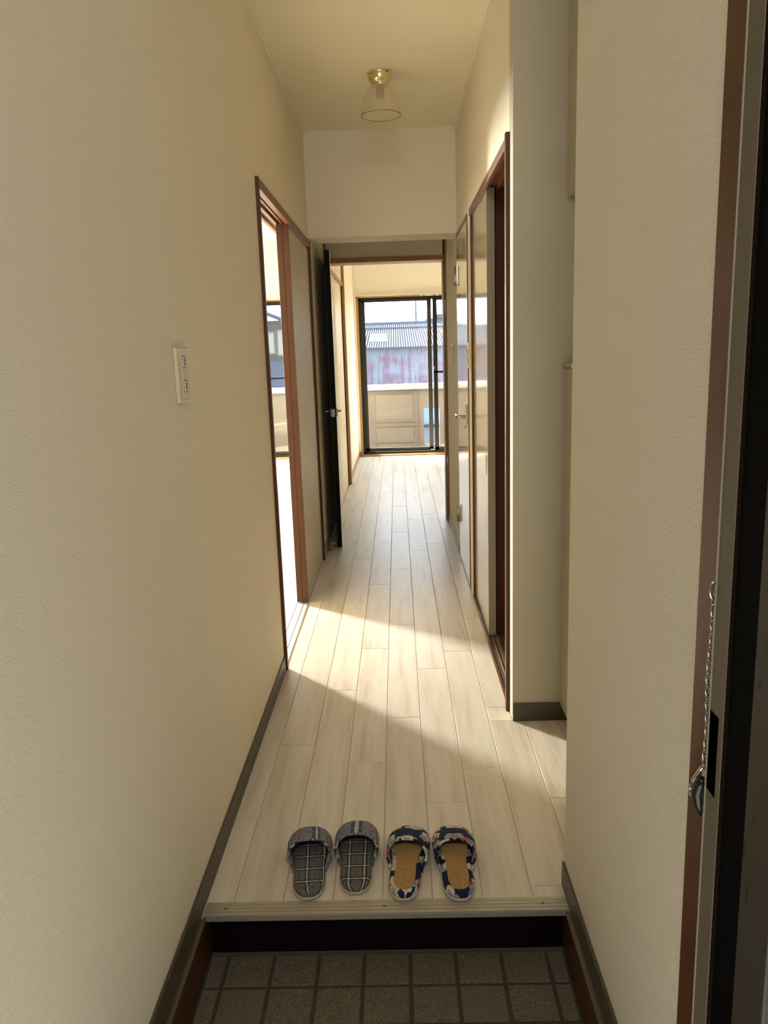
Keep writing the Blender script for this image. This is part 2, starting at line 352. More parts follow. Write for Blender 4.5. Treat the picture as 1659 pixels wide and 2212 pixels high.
# ------------------------------------------------------------------ walls
struct('wall_left', [(XL-.10, XL, .70, YD0, -.12, HC), (XL-.10, XL, YD0, YD1, HD, HC), (XL-.10, XL, YD1, 6.28, 0, HR), (XL-.10, XL, 6.28, 7.13, HD-.02, HR), (XL-.10, XL, 7.13, YF, 0, HR)], M_wall,
       'cream papered wall along the left of the hallway', 'wall')
struct('wall_right', [(XR, XR+.10, .884, 1.578, -.12, HC), (XR+.10, 1.1, 1.50, 1.578, -.12, HC)], M_wall_right,
       'woven textured wallpaper wall nearest the camera on the right', 'wall')
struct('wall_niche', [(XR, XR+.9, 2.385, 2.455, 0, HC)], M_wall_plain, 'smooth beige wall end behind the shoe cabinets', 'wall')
struct('wall_hall_right', [(XR, XR+.10, 2.455, 3.722, HD+.012, HC), (XR, XR+.10, 3.722, 3.835, 0, HC), (XR, XR+.10, 3.835, 4.505, HD+.012, HC), (XR, XR+.10, 4.505, YP, 0, HR)], M_wall,
       'cream wall around the two doors on the right', 'wall')
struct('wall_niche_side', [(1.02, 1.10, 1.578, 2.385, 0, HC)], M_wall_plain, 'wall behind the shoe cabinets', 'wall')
struct('wall_beam', [(XL, XR, YB, YB+.24, 1.815, HC)], M_wall, 'dropped cream wall section facing the entrance above the passage', 'wall')
struct('wall_partition', [(XL, XR+.10, YP, YP+.13, 1.809, HR), (XR, 3.1, YP, YP+.13, 0, HR)], M_wall, 'wall with the far doorway', 'wall')
struct('wall_room_right', [(3.0, 3.1, YP+.13, YF, 0, HR)], M_room, 'right wall of the far room', 'wall')
struct('wall_window', [(-3.3, -2.75, YF, YF+.12, -.1, HR), (-2.75, -1.06, YF, YF+.12, 1.805, HR), (-1.06, -.435, YF, YF+.12, -.1, HR), (-.435, 1.29, YF, YF+.12, 1.805, HR), (1.29, 3.1, YF, YF+.12, -.1, HR)], M_room,
       'pale wall holding the balcony windows', 'wall')
struct('wall_left_room', [(-3.3, -3.2, 2.2, 5.50, 0, HR), (-3.3, -3.2, 5.50, 6.06, 0, .9), (-3.3, -3.2, 5.50, 6.06, 1.85, HR), (-3.3, -3.2, 6.06, YF, 0, HR), (-3.3, XL-.10, 2.1, 2.2, 0, HR)], M_room,
       'cream walls of the room behind the left sliding door', 'wall')
struct('wall_room_divider', [(XL-.16, XL-.101, 4.52, YF, 0, HR)], M_room, 'cream dividing wall seen from the left room', 'wall')
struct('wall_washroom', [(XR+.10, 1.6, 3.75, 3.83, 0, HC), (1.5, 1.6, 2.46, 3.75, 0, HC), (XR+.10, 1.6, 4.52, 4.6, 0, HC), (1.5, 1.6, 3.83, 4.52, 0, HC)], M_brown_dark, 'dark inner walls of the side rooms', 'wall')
struct('ceiling', [(XL-.1, 1.1, .7, YB+.24, HC, HC+.08)], M_ceil, 'cream papered hallway ceiling', 'ceiling')
struct('ceiling', [(-3.3, 3.1, 4.6, YF+.12, HR, HR+.08), (-3.3, XL-.02, 2.1, 4.6, HR, HR+.08), (XR+.1, 1.6, 2.4, 4.6, HC+.085, HC+.12)], M_room, 'pale ceiling of the rooms by the balcony', 'ceiling')
struct('trim_1', [(XL, XL+.008, .9, YB, HC-.014, HC)], M_ceil, 'slim cream ceiling bead on the left', 'trim')
struct('trim_2', [(XR-.008, XR, 2.385, YB, HC-.014, HC)], M_ceil, 'slim cream ceiling bead on the right', 'trim')
# ------------------------------------------------------------------ wooden floor, plank by plank
floor = struct('floor', [(XL-.02, 1.1, 1.532, 5.46, -.03, -.003), (-.60, 3.1, 5.46, YF, -.03, -.003), (-3.3, -.49, 2.1, YF, -.03, -.0029)], M_sub, 'whitewashed wood plank floor of the hallway', 'floor')
fl = floor.location.copy()
pm = {}
def plank(x0, x1, y0, y1):
    w, d = round(x1-x0, 4), round(y1-y0, 4)
    if w < .01 or d < .01: return
    if (w, d) not in pm:
        g = 0.0007; b = .0012; vs = []; 
        for (ins, z) in ((g, -.004), (g, -b), (g+b, 0)):
            vs += [(-w/2+ins, -d/2+ins, z), (w/2-ins, -d/2+ins, z), (w/2-ins, d/2-ins, z), (-w/2+ins, d/2-ins, z)]
        fs = [(8, 9, 10, 11)]
        for a in (0, 4):
            for k in range(4): fs.append((a+k, a+(k+1) % 4, a+4+(k+1) % 4, a+4+k))
        me = D.meshes.new('plank'); me.from_pydata(vs, [], fs); me.materials.append(M_plank); pm[(w, d)] = me
    o = D.objects.new('plank', pm[(w, d)]); COL.objects.link(o); o.parent = floor
    o.location = Vector(((x0+x1)/2, (y0+y1)/2, 0)) - fl
def xk(k): return -.0655 + .1116*k
JO = {-4: 1.86, -3: 2.25, -2: 2.651, -1: 2.143, 0: 2.427, 1: 1.921, 2: 2.092, 3: 2.487, 4: 1.93}
def runs(j0, y0, y1):
    ys = [y0]; j = j0 - 4*.9075
    while j < y1-.02:
        if j > y0+.02: ys.append(j)
        j += .9075
    ys.append(y1); return list(zip(ys[:-1], ys[1:]))
for k in range(-4, 9):
    x0, x1 = max(XL, xk(k)), xk(k+1)
    j0 = JO.get(k, 1.9 + (k*.37) % .9)
    if k <= 3:
        x1 = min(x1, XR-.001) if k == 3 else x1
        if k == 3:
            for a, b in runs(j0, 1.536, 1.578): plank(x0, XR, a, b)
            for a, b in runs(j0, 1.578, 2.385): plank(x0, xk(4), a, b)
            for a, b in runs(j0, 2.385, 5.46): plank(x0, XR, a, b)
            for a, b in runs(j0, 5.46, YF-.02): plank(x0, xk(4), a, b)
        else:
            for a, b in runs(j0, 1.536, YF-.02): plank(x0, x1, a, b)
    else:
        if k <= 7:
            for a, b in runs(j0, 1.578, 2.385): plank(x0, x1, a, b)
        for a, b in runs(j0, 5.59, YF-.02): plank(x0, x1, a, b)
for k in range(-14, -4):
    for a, b in runs(1.9 + (k*.41) % .9, 2.2, YF-.02): plank(max(xk(k), -1.6), min(xk(k+1), -.54), a, b) if xk(k) < -.55 else None
# ------------------------------------------------------------------ genkan
gen = struct('floor', [(XL-.02, XR+.08, .66, 1.56, -.28, -.1235)], M_grout, 'dark grouted tile floor of the entrance pit', 'floor')
gl_ = gen.location.copy()
TX = [-.51, -.413, -.3105, -.2095, -.109, -.007, .0930, .1935, .2940, .394]
TY = [1.523, 1.4295, 1.331, 1.2325, 1.134, 1.0355, .937, .8385]
tm = {}
for j in range(len(TY)-1):
    for i in range(len(TX)-1):
        x0, x1 = max(TX[i], XL+.013)+.004, min(TX[i+1], XR-.013)-.004
        y0, y1 = TY[j+1]+.004, TY[j]-.004
        w, d = round(x1-x0, 4), round(y1-y0, 4)
        if (w, d) not in tm:
            b = .0015; vs = []
            for (ins, z) in ((0, -.006), (0, -b), (b, 0)):
                vs += [(-w/2+ins, -d/2+ins, z), (w/2-ins, -d/2+ins, z), (w/2-ins, d/2-ins, z), (-w/2+ins, d/2-ins, z)]
            fs = [(8, 9, 10, 11)]
            for a in (0, 4):
                for q in range(4): fs.append((a+q, a+(q+1) % 4, a+4+(q+1) % 4, a+4+q))
            me = D.meshes.new('tile'); me.from_pydata(vs, [], fs); me.materials.append(M_tile); tm[(w, d)] = me
        o = D.objects.new('tile', tm[(w, d)]); COL.objects.link(o); o.parent = gen
        o.location = Vector(((x0+x1)/2, (y0+y1)/2, -.1205 + random.uniform(-.0004, .0004))) - gl_
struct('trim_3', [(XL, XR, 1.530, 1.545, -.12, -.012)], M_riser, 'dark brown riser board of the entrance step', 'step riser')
# step nosing
nos = boxes('trim_4', [(XL+.008, XR-.004, 1.498, 1.535, -.016, -.001)], M_alu, None, .002)
tag(nos, 'ribbed aluminium nosing along the edge of the step', 'trim', None, 'structure')
for y in (1.5025, 1.5135, 1.5245, 1.5350): boxes('ridge', [(XL+.008, XR-.004, y-.0047, y+.0047, -.002, .0014)], M_alu, nos, .0008)
for x in (-.412, -.061, .286):
    s = lathe('screw', [(.0001, .0014), (.0035, .0012), (.0038, -.001)], (x, 1.5190, .0008), M_screw, nos, 12)
boxes('end_cap', [(XL, XL+.008, 1.495, 1.575, -.006, .0025)], M_plate, nos); boxes('end_cap', [(XR-.006, XR, 1.492, 1.560, -.006, .0025)], M_plate, nos)
# skirtings
def skirt(name, x0, x1, y0, y1, label, m=M_base, h=.060):
    return struct(name, [(x0, x1, y0, y1, 0, h)], m, label, 'baseboard', .001)
skirt('baseboard_left', XL, XL+.006, .80, YD0-.002, 'dark vinyl baseboard at the foot of the left wall')
skirt('baseboard_left', XL, XL+.006, YD1+.012, YP-.02, 'grey baseboard behind the open far door', M_base_grey)
skirt('baseboard_right', XR-.006, XR, .89, 1.580, 'dark vinyl baseboard below the woven wallpaper')
skirt('baseboard_niche', XR+.001, 1.02, 2.379, 2.385, 'dark vinyl baseboard of the shoe cabinet niche', M_base, .062)
skirt('baseboard_far', XR-.006, XR, 4.53, YP-.01, 'grey baseboard beside the far doorway', M_base_grey, .045)
skirt('baseboard_room', XL, XL+.008, 7.22, YF-.01, 'light wood baseboard of the far room', M_tan, .05)
skirt('baseboard_room', XL, XL+.03, YF-.012, YF, 'short light wood baseboard beside the balcony window', M_tan, .055)
for nm, xa, xb, xc, xd, ya, lb in (('trim_5', XL, XL+.012, XL, XL+.014, .80, 'dark brown skirting board of the pit, left'), ('trim_6', XR-.012, XR, XR-.014, XR, .885, 'dark brown skirting board of the pit, right')):
    o = struct(nm, [(xa, xb, ya, 1.53, -.12, -.012)], M_brown_dark, lb, 'skirting'); boxes('cap_bead', [(xc, xd, ya, 1.53, -.012, -.004)], M_basecap, o, .001)

# ------------------------------------------------------------------ door_1: left double sliding door
d1 = tag(empty('door_1', (XL, (YD0+YD1)/2, 0)), 'brown framed sliding door, half open to the sunny room', 'door', None, 'structure')
boxes('jamb', [(XL-.10, XL+.012, YD0, YD0+.022, .0, HD)], M_brown, d1, .0015)
boxes('jamb', [(XL-.10, XL+.012, YD1-.022, YD1, .0, HD)], M_brown, d1, .0015)
hd = boxes('door_head', [(XL-.012, XL+.010, YD0+.02, YD1-.02, HD-.034, HD), (XL-.10, XL-.012, YD0+.02, YD1-.02, HD-.014, HD), (XL-.032, XL-.023, YD0+.02, YD1-.02, HD-.030, HD-.014), (XL-.062, XL-.048, YD0+.02, YD1-.02, HD-.030, HD-.014), (XL-.10, XL-.085, YD0+.02, YD1-.02, HD-.030, HD-.014)], M_brownY, d1, .001)
sl = boxes('sill_rail', [(XL-.072, XL+.001, YD0+.022, YD1-.022, -.003, .0025)], M_alu_sill, d1, .0008)
for x in (XL-.0535, XL-.0215): boxes('groove', [(x-.0018, x+.0018, YD0+.022, YD1-.022, .0020, .0030)], M_groove, sl)
boxes('rail_lip', [(XL-.003, XL+.002, YD0+.022, YD1-.022, .0, .0045)], M_alu, sl)
for x in (XL-.008, XL-.064):
    for y in (2.95, 3.25, 3.55): lathe('screw', [(.0001, .0036), (.0022, .0034), (.0024, .002)], (x, y, 0), M_screw, sl, 8)
def slider(x0, x1, y0, y1, pull):
    p = boxes('sliding_panel', [(x0+.003, x1-.003, y0+.012, y1, .006, 1.752)], M_panel, d1)
    boxes('stile', [(x0, x1, y0, y0+.012, .006, 1.768)], M_brown, p, .001)
    if pull:
        boxes('pull', [(x1-.0035, x1-.0015, y1-.075, y1-.045, .70, .80)], M_steel, p, .0015)
slider(XL-.026, XL+.001, 3.667, YD1-.022, True)
slider(XL-.055, XL-.0275, 3.672, YD1-.022, False)

# ------------------------------------------------------------------ far doorway frame + black edged door
tf = tag(empty('door_4', (0, YP, 0)), 'light wood frame of the far doorway', 'door frame', None, 'structure')
boxes('door_head', [(XL+.03, .336, YP-.012, YP+.15, 1.779, 1.809)], M_tanX, tf, .001)
boxes('jamb', [(.336, .350, YP-.014, YP, 0, HR)], M_tan_dark, tf, .001)
boxes('jamb', [(.325, .336, YP, YP+.15, 0, HR-.002)], M_tan_dark, tf, .001)
boxes('jamb', [(XL-.004, XL+.013, YP-.014, YP+.15, 0, HR-.002)], M_tan_dark, tf, .001)
fd = tag(empty('door_5', (-.387, 4.75, 0)), 'dark edged room door swung open against the left wall', 'door', None, 'structure')
boxes('door_leaf', [(-.401, -.3735, 4.755, 5.452, .008, 1.783)], M_leaf_shaded, fd)
boxes('pale_face', [(-.3735, -.3705, 4.755, 5.452, .008, 1.783)], M_leaf_pale, fd)
boxes('edge_band', [(-.4015, -.3725, 4.750, 4.755, .008, 1.783)], M_black, fd, .001)
lp = boxes('latch_plate', [(-.399, -.381, 4.7485, 4.750, .818, .863)], M_steel, fd, .0005)
boxes('latch_bolt', [(-.3935, -.3865, 4.742, 4.749, .832, .850)], M_alu, lp, .001)
for z in (.824, .857): boxes('screw', [(-.392, -.388, 4.7478, 4.7486, z-.002, z+.002)], M_groove, lp)
for sgn, x0 in ((-1, -.401), (1, -.3705)):
    h = boxes('lever_handle', [(min(x0, x0+sgn*.007), max(x0, x0+sgn*.007), 4.800, 4.830, .815, .865)], M_steel, fd, .002)
    tube('lever', [(x0+sgn*.006, 4.815, .848), (x0+sgn*(.042 if sgn < 0 else .020), 4.815, .848), (x0+sgn*(.046 if sgn < 0 else .024), 4.822, .848), (x0+sgn*(.046 if sgn < 0 else .024), 4.86, .848)], .007, M_steel, h, 10)
fd.rotation_euler = (0, 0, math.radians(4.3))
# door stop hook on the floor
ds = tag(empty('door_stop', (-.440, 4.70, 0)), 'small metal hook door stop on the floor by the black edged door', 'door stop')
lathe('base_plate', [(.0001, .005), (.018, .004), (.020, 0)], (-.440, 4.70, 0), M_steel, ds, 20)
tube('hook', [(-.443, 4.70, .003), (-.443, 4.70, .040), (-.438, 4.70, .048), (-.412, 4.705, .050), (-.404, 4.71, .040)], .0032, M_steel, ds, 8)
tube('catch', [(-.428, 4.70, .03), (-.42, 4.70, .040), (-.408, 4.74, .036), (-.402, 4.752, .034)], .0028, M_steel, ds, 8)

# ------------------------------------------------------------------ sliding door on the left of the far room
f2 = tag(empty('door_6', (XL, 6.7, 0)), 'pale sliding panel with a brown edge in the far room', 'door', None, 'structure')
boxes('door_head', [(XL-.04, XL+.010, 5.60, 7.13, 1.765, 1.795)], M_tan, f2, .001)
boxes('sliding_panel', [(XL-.034, XL-.008, 6.37, 7.13, .004, 1.765)], M_fusuma, f2)
boxes('stile', [(XL-.036, XL-.006, 6.335, 6.37, .004, 1.765)], M_tan_dark, f2, .001)
boxes('sliding_panel', [(XL-.075, XL-.045, 5.62, 6.40, .004, 1.765)], M_fusuma, f2)
boxes('post', [(XL-.03, XL+.022, 7.13, 7.22, 0, HR)], M_tan, f2, .001)

# ------------------------------------------------------------------ door_2: washroom sliding door (right)
d2 = tag(empty('door_2', (XR, 3.1, 0)), 'glossy cream sliding door standing part open in a brown frame', 'door', None, 'structure')
HW = HD+.012
boxes('jamb', [(XR-.012, XR+.10, 2.452, 2.478, 0, HW)], M_brown, d2, .0015)
boxes('jamb', [(XR+.0015, XR+.011, 3.706, 3.7225, 0, HW)], M_brown, d2, .0015)
boxes('door_head', [(XR-.004, XR+.010, 2.478, 3.715, HW-.030, HW), (XR+.010, XR+.17, 2.478, 3.715, HW-.012, HW), (XR+.016, XR+.022, 2.478, 3.715, HW-.022, HW-.012), (XR+.050, XR+.058, 2.478, 3.715, HW-.022, HW-.012), (XR+.066, XR+.072, 2.478, 3.715, HW-.018, HW-.012)], M_brownY, d2, .001)
lf = boxes('sliding_panel', [(XR+.0112, XR+.041, 3.155, 3.720, .008, 1.790)], M_laminate, d2)
boxes('panel_edge', [(XR+.0105, XR+.0415, 3.150, 3.156, .008, 1.790)], M_edge_grey, lf, .001)
boxes('pull', [(XR+.0095, XR+.0112, 3.20, 3.222, .685, .766)], M_steel, lf, .0006)
boxes('inner_jamb', [(XR+.050, XR+.19, 3.19, 3.22, 0, HW)], M_brown, d2, .001)
boxes('inner_jamb', [(XR+.17, XR+.20, 2.46, 3.22, 0, HW)], M_brown, d2, .001)
boxes('threshold', [(XR-.003, XR+.006, 2.478, 3.715, -.003, .003)], M_brownY, d2, .0006)
boxes('floor_rail', [(XR+.024, XR+.029, 2.478, 3.18, -.002, .005), (XR+.036, XR+.050, 2.478, 3.18, -.002, .003)], M_brass_rail, d2, .0006)
struct('floor', [(XR+.006, 1.5, 2.455, 4.52, -.02, .0005)], M_darkfloor, 'dark speckled vinyl floor inside the part open sliding door', 'floor')
# ------------------------------------------------------------------ door_3: toilet door (right)
d3 = tag(empty('door_3', (XR, 4.17, 0)), 'narrow glossy cream door with lever handle and steel hinges', 'door', None, 'structure')
boxes('jamb', [(XR-.003, XR+.03, 3.838, 3.856, 0, HW)], M_brown, d3, .001)
boxes('jamb', [(XR-.002, XR+.03, 4.487, 4.502, 0, HW)], M_brown, d3, .001)
boxes('door_head', [(XR-.003, XR+.03, 3.856, 4.487, HW-.026, HW)], M_brownY, d3, .001)
lf = boxes('door_leaf', [(XR-.004, XR+.028, 3.864, 4.483, .010, HW-.029)], M_laminate, d3, .001)
for y in (3.99, 4.36): boxes('air_slot', [(XR-.0048, XR-.0038, y-.008, y+.008, 1.655, 1.712)], M_groove, lf)
for z in (1.588, .258):
    h = boxes('hinge', [(XR-.0075, XR-.003, 4.440, 4.530, z-.048, z+.048)], M_steel, d3, .0005)
    tube('hinge_pin', [(XR-.0115, 4.492, z-.050), (XR-.0115, 4.492, z+.050)], .0085, M_steel, h, 10)
hp = boxes('handle_plate', [(XR-.012, XR-.004, 3.885, 3.925, .832, .930)], M_steel, d3, .002)
tube('lever', [(XR-.010, 3.905, .866), (XR-.045, 3.905, .866), (XR-.052, 3.915, .866), (XR-.052, 4.02, .866)], .0075, M_steel, hp, 12)
lathe('thumb_turn', [(.0001, .012), (.008, .010), (.008, 0)], (XR-.010, 3.905, .812), M_steel, hp, 14).rotation_euler = (0, -PI/2, 0)

# ------------------------------------------------------------------ windows
def window(name, x0, x1, label, left_front, y=YF, z0=.028, z1=1.782, mid=None):
    w = tag(empty(name, ((x0+x1)/2, y, 0)), label, 'window', None, 'structure'); t = .030
    boxes('window_frame', [(x0, x0+t, y+.005, y+.11, z0, z1), (x1-t, x1, y+.005, y+.11, z0, z1), (x0, x1, y+.005, y+.11, z1-t, z1), (x0, x1, y+.005, y+.11, z0-.03, z0+t-.008)], M_window, w, .001)
    boxes('wood_surround', [(x0-.026, x0, y-.004, y+.115, -.003, z1+.02), (x1, x1+.026, y-.004, y+.115, -.003, z1+.02), (x0-.026, x1+.026, y-.004, y+.115, z1, z1+.022), (x0-.026, x1+.026, y-.030, y+.012, -.003, .024)], M_tanX, w, .001)
    xm = (x0+x1)/2; s = .038
    def sash(a, b, ys, m, mids):
        p = boxes('sash', [(a, a+s+.008, ys, ys+.028, z0+.02, z1-.02), (b-s-.008, b, ys, ys+.028, z0+.02, z1-.02), (a, b, ys, ys+.028, z1-.045, z1-.02), (a, b, ys, ys+.028, z0+.02, z0+.058)] + ([(a, b, ys, ys+.028, mids-.012, mids+.012)] if mids else []), m, w, .001)
        boxes('pane', [(a+s, b-s, ys+.012, ys+.016, z0+.05, z1-.04)], M_glass, p)
        return p
    a = sash(x0+.022, xm-.022, y+.062, M_window2, None if left_front is None else None)
    b = sash(xm-.006, x1-.022, y+.024, M_window, mid)
    if mid:
        pass
    c = boxes('crescent_lock', [(xm-.006, xm+.012, y+.012, y+.030, .955, 1.02)], M_window2, b, .002)
    tube('lock_arm', [(xm+.002, y+.010, .985), (xm-.012, y+.004, .998), (xm-.022, y+.004, 1.02)], .005, M_steel, c, 8)
    boxes('guide_block', [(xm-.055, xm-.006, y+.014, y+.03, z0+.018, z0+.032)], M_tan, b, .001)
    return w
window('window_1', -.412, 1.264, 'tall dark framed sliding window onto the balcony, end of the hallway', True, mid=.943)
window('window_2', -2.735, -1.075, 'tall dark framed sliding window glimpsed through the left sliding door', True, mid=.93)
def rail(x0, x1, label):
    r = tag(empty('curtain_rail', ((x0+x1)/2, YF-.02, 1.80)), label, 'curtain rail')
    boxes('rail', [(x0, x1, YF-.034, YF-.010, 1.797, 1.809)], M_rail_white, r, .001)
    for x in (x0+.08, (x0+x1)/2-.48, (x0+x1)/2, x1-.08): boxes('bracket', [(x-.008, x+.008, YF-.036, YF, 1.806, 1.817)], M_rail_white, r, .001)
    for x in ((x0+x1)/2-.14, (x0+x1)/2-.12, (x0+x1)/2+.04, (x0+x1)/2+.055, (x0+x1)/2+.10): boxes('runner', [(x-.006, x+.006, YF-.029, YF-.015, 1.782, 1.797)], M_rail_white, r, .001)
    boxes('overlap_carrier', [((x0+x1)/2-.09, (x0+x1)/2, YF-.040, YF-.012, 1.784, 1.797)], M_rail_white, r, .001)
rail(-.44, 1.29, 'white curtain rail above the balcony window at the end of the hallway')
rail(-2.76, -1.05, 'white curtain rail above the window of the left room')
w3 = tag(empty('window_3', (-3.25, 5.78, .9)), 'small side window of the left room', 'window', None, 'structure')
boxes('window_frame', [(-3.27, -3.21, 5.50, 5.52, .9, 1.85), (-3.27, -3.21, 6.04, 6.06, .9, 1.85), (-3.27, -3.21, 5.50, 6.06, .9, .92), (-3.27, -3.21, 5.50, 6.06, 1.83, 1.85)], M_window, w3)
boxes('pane', [(-3.243, -3.238, 5.52, 6.04, .92, 1.83)], M_glass, w3)

# ------------------------------------------------------------------ ceiling lamp
lx, ly = -.037, 3.64
lampo = tag(empty('ceiling_lamp', (lx, ly, HC)), 'small brass ceiling lamp with a frosted bell glass shade', 'ceiling light')
cup = lathe('brass_cup', [(.0001, 0), (.052, 0), (.0545, -.003), (.0545, -.007), (.0520, -.013), (.0490, -.022), (.0495, -.026), (.0480, -.030), (.0440, -.036), (.0370, -.0415), (.0350, -.045), (.0350, -.054), (.0325, -.055), (.0315, -.047), (.0001, -.046)], (lx, ly, HC), M_brass, lampo)
boxes('rating_sticker', [(lx+.020, lx+.036, ly-.0465, ly-.036, HC-.0125, HC-.005)], M_screw, cup)
sk = lathe('lamp_socket', [(.0001, -.045), (.017, -.046), (.0175, -.085), (.0185, -.10), (.016, -.104), (.0001, -.104)], (lx, ly, HC), mat('white_lamp_socket', (.38, .33, .24), .5), lampo, 24)
sh = lathe('glass_shade', [(.034, -.052), (.045, -.060), (.060, -.074), (.0690, -.092), (.0725, -.110), (.0765, -.135), (.0815, -.158), (.0855, -.170), (.0840, -.170), (.0800, -.158), (.0750, -.135), (.0710, -.110), (.0675, -.093), (.0585, -.076), (.044, -.0622), (.034, -.0545)], (lx, ly, HC), M_shade, lampo, 56)
tube('shade_rim', [(lx+.0852*math.cos(a), ly+.0852*math.sin(a), HC-.170) for a in [2*PI*k/48 for k in range(48)]], .0017, M_shade_rim, sh, 8, closed=True)

# ------------------------------------------------------------------ switches
def switch(name, x, y, z, sgn, w, h, label, rockers):
    s = tag(empty(name, (x, y, z)), label, 'light switch')
    a, b = sorted((x, x+sgn*.009))
    boxes('cover_plate', [(a, b, y-w/2, y+w/2, z-h/2, z+h/2)], M_plate, s, .0035)
    a, b = sorted((x+sgn*.008, x+sgn*.0105)); boxes('inner_plate', [(a, b, y-w*.20, y+w*.24, z-h*.43, z+h*.43)], M_plate, s, .001)
    for zz in rockers:
        a, b = sorted((x+sgn*.010, x+sgn*.0108)); boxes('rocker_recess', [(a, b, y-.014, y+.016, zz-.0125, zz+.0125)], M_groove, s)
        a, b = sorted((x+sgn*.010, x+sgn*.0135)); k = boxes('rocker', [(a, b, y-.013, y+.013, zz-.011, zz+.011)], M_plate, s, .001)
        a, b = sorted((x+sgn*.013, x+sgn*.0142)); boxes('rocker_insert', [(a, b, y-.012, y+.001, zz-.008, zz+.008)], M_rocker, k)
switch('light_switch', XL, 1.704, 1.163, 1, .088, .117, 'ivory plate with two rocker switches on the left wall near the entrance', (1.190, 1.139))
switch('light_switch', XR, 4.865, 1.168, -1, .075, .117, 'ivory switch plate on the right wall before the far doorway', (1.185, 1.15))
switch('light_switch', XR, 3.79, 1.163, -1, .070, .117, 'ivory switch plate on the narrow wall between the two right doors', (1.185, 1.14))

# ------------------------------------------------------------------ shoe cabinets in the niche
M_cab = mat('olive_beige_cabinet', (0.50, 0.44, 0.29), .35)
def cabinet(z0, z1, label, counter):
    c = tag(empty('shoe_cabinet', (.76, 1.99, z0)), label, 'cabinet')
    boxes('cabinet_body', [(.518, 1.018, 1.582, 2.381, z0, z1)], M_cab, c)
    for a, b in ((1.583, 1.980), (1.984, 2.380)):
        boxes('cabinet_door', [(.499, .517, a, b, z0+.002, z1-(.014 if counter else .002))], M_cab, c, .001)
    if counter: boxes('counter_top', [(.492, 1.018, 1.582, 2.382, z1-.012, z1+.001)], M_edge_grey, c, .001)
cabinet(.055, 1.147, 'lower shoe cabinet in the niche, glimpsed past the woven wall', True)
cabinet(1.607, HC-.002, 'upper shoe cabinet in the niche, glimpsed past the woven wall', False)

# ------------------------------------------------------------------ entrance frame on the right
ef = tag(empty('door_7', (XR, .78, -.12)), 'entrance door frame at the right edge of the photo', 'door frame', None, 'structure')
boxes('wood_casing', [(XR-.002, XR+.06, .824, .884, -.12, HC)], M_brown, ef, .001)
boxes('frame_lip', [(XR-.0075, XR-.006, .8214, .8230, -.12, HC)], M_frame_edge, ef)  # paler colour paints the highlight along the steel frame's edge
boxes('steel_frame', [(XR-.006, XR+.04, .787, .8225, -.12, HC)], M_frame, ef, .001)
boxes('rust_line', [(XR-.005, XR+.04, .782, .787, -.12, HC)], mat('rust_brown_edge', (.010, .004, .002), .8, spec=.1), ef)
boxes('black_gasket', [(XR-.003, XR+.04, .722, .782, -.12, HC)], mat('black_rubber_gasket', (.002, .002, .002), .8, spec=.05), ef, .002)
boxes('outer_frame', [(XR-.007, XR+.04, .658, .722, -.12, HC)], M_rust, ef, .002)
boxes('strike_slot', [(XR-.0066, XR-.0058, .798, .8195, .700, .795)], mat('strike_slot_black', (.001, .001, .001), 1.0, spec=0.0), ef)
# door guard chain
dg = tag(empty('door_guard', (XR, .84, .66)), 'steel door guard chain hanging beside the entrance frame', 'door chain')
zc = .932; cx, cy = .3405, .8290
lnk = None
def torus_link(R1, R2, r, n=14, k=6):
    vs, fs = [], []
    for i in range(n):
        a = 2*PI*i/n; p = Vector((0, R1*math.cos(a), R2*math.sin(a))); t = Vector((0, -R1*math.sin(a), R2*math.cos(a))).normalized(); s = Vector((1, 0, 0)); w = t.cross(s)
        for j in range(k): b = 2*PI*j/k; vs.append(p+(s*math.cos(b)+w*math.sin(b))*r)
    for i in range(n):
        for j in range(k): fs.append((i*k+j, i*k+(j+1) % k, ((i+1) % n)*k+(j+1) % k, ((i+1) % n)*k+j))
    return vs, fs
vs, fs = torus_link(.0034, .0060, .0012)
me = D.meshes.new('chain_link'); me.from_pydata(vs, [], fs); me.materials.append(M_steel); me.polygons.foreach_set('use_smooth', [True]*len(me.polygons))
z = zc; i = 0
while z > .722:
    o = D.objects.new('chain_link', me); COL.objects.link(o); o.parent = dg
    sc = 1.7 if i == 0 else (1.25 if i in (1, 2) else 1.0)
    o.location = Vector((cx+.001*math.sin(i*.4), cy-.0015*(1 if i < 3 else 0), z)) - dg.location; o.scale = (sc*.8, sc, sc)
    o.rotation_euler = (0, 0, math.radians(20 if i % 2 else 105)); z -= .0078*(sc if i < 3 else 1)*1.0; i += 1
boxes('guard_plate', [(XR-.0035, XR+.0005, .826, .842, .655, .712)], M_steel, dg, .001)
tube('guard_arm', [(cx-.001, .829, .722), (cx-.003, .834, .714), (cx-.006, .845, .694), (cx-.006, .847, .684)], [.0022, .0026, .0026, .003], M_steel, dg, 8)
rg = tube('guard_ring', [(cx-.0065, .848+.0042*math.cos(a), .679+.0065*math.sin(a)) for a in [2*PI*k/16 for k in range(16)]], .0020, M_steel, dg, 6, closed=True)
M_guard = mat('dark_guard_body', (.018, .02, .018), .3, .4)
tube('guard_body', [(cx-.001, .831, .704), (cx-.002, .833, .698), (cx-.003, .838, .682), (cx-.002, .835, .670), (cx-.001, .832, .657)], [.004, .0065, .0075, .006, .0022], M_guard, dg, 10)

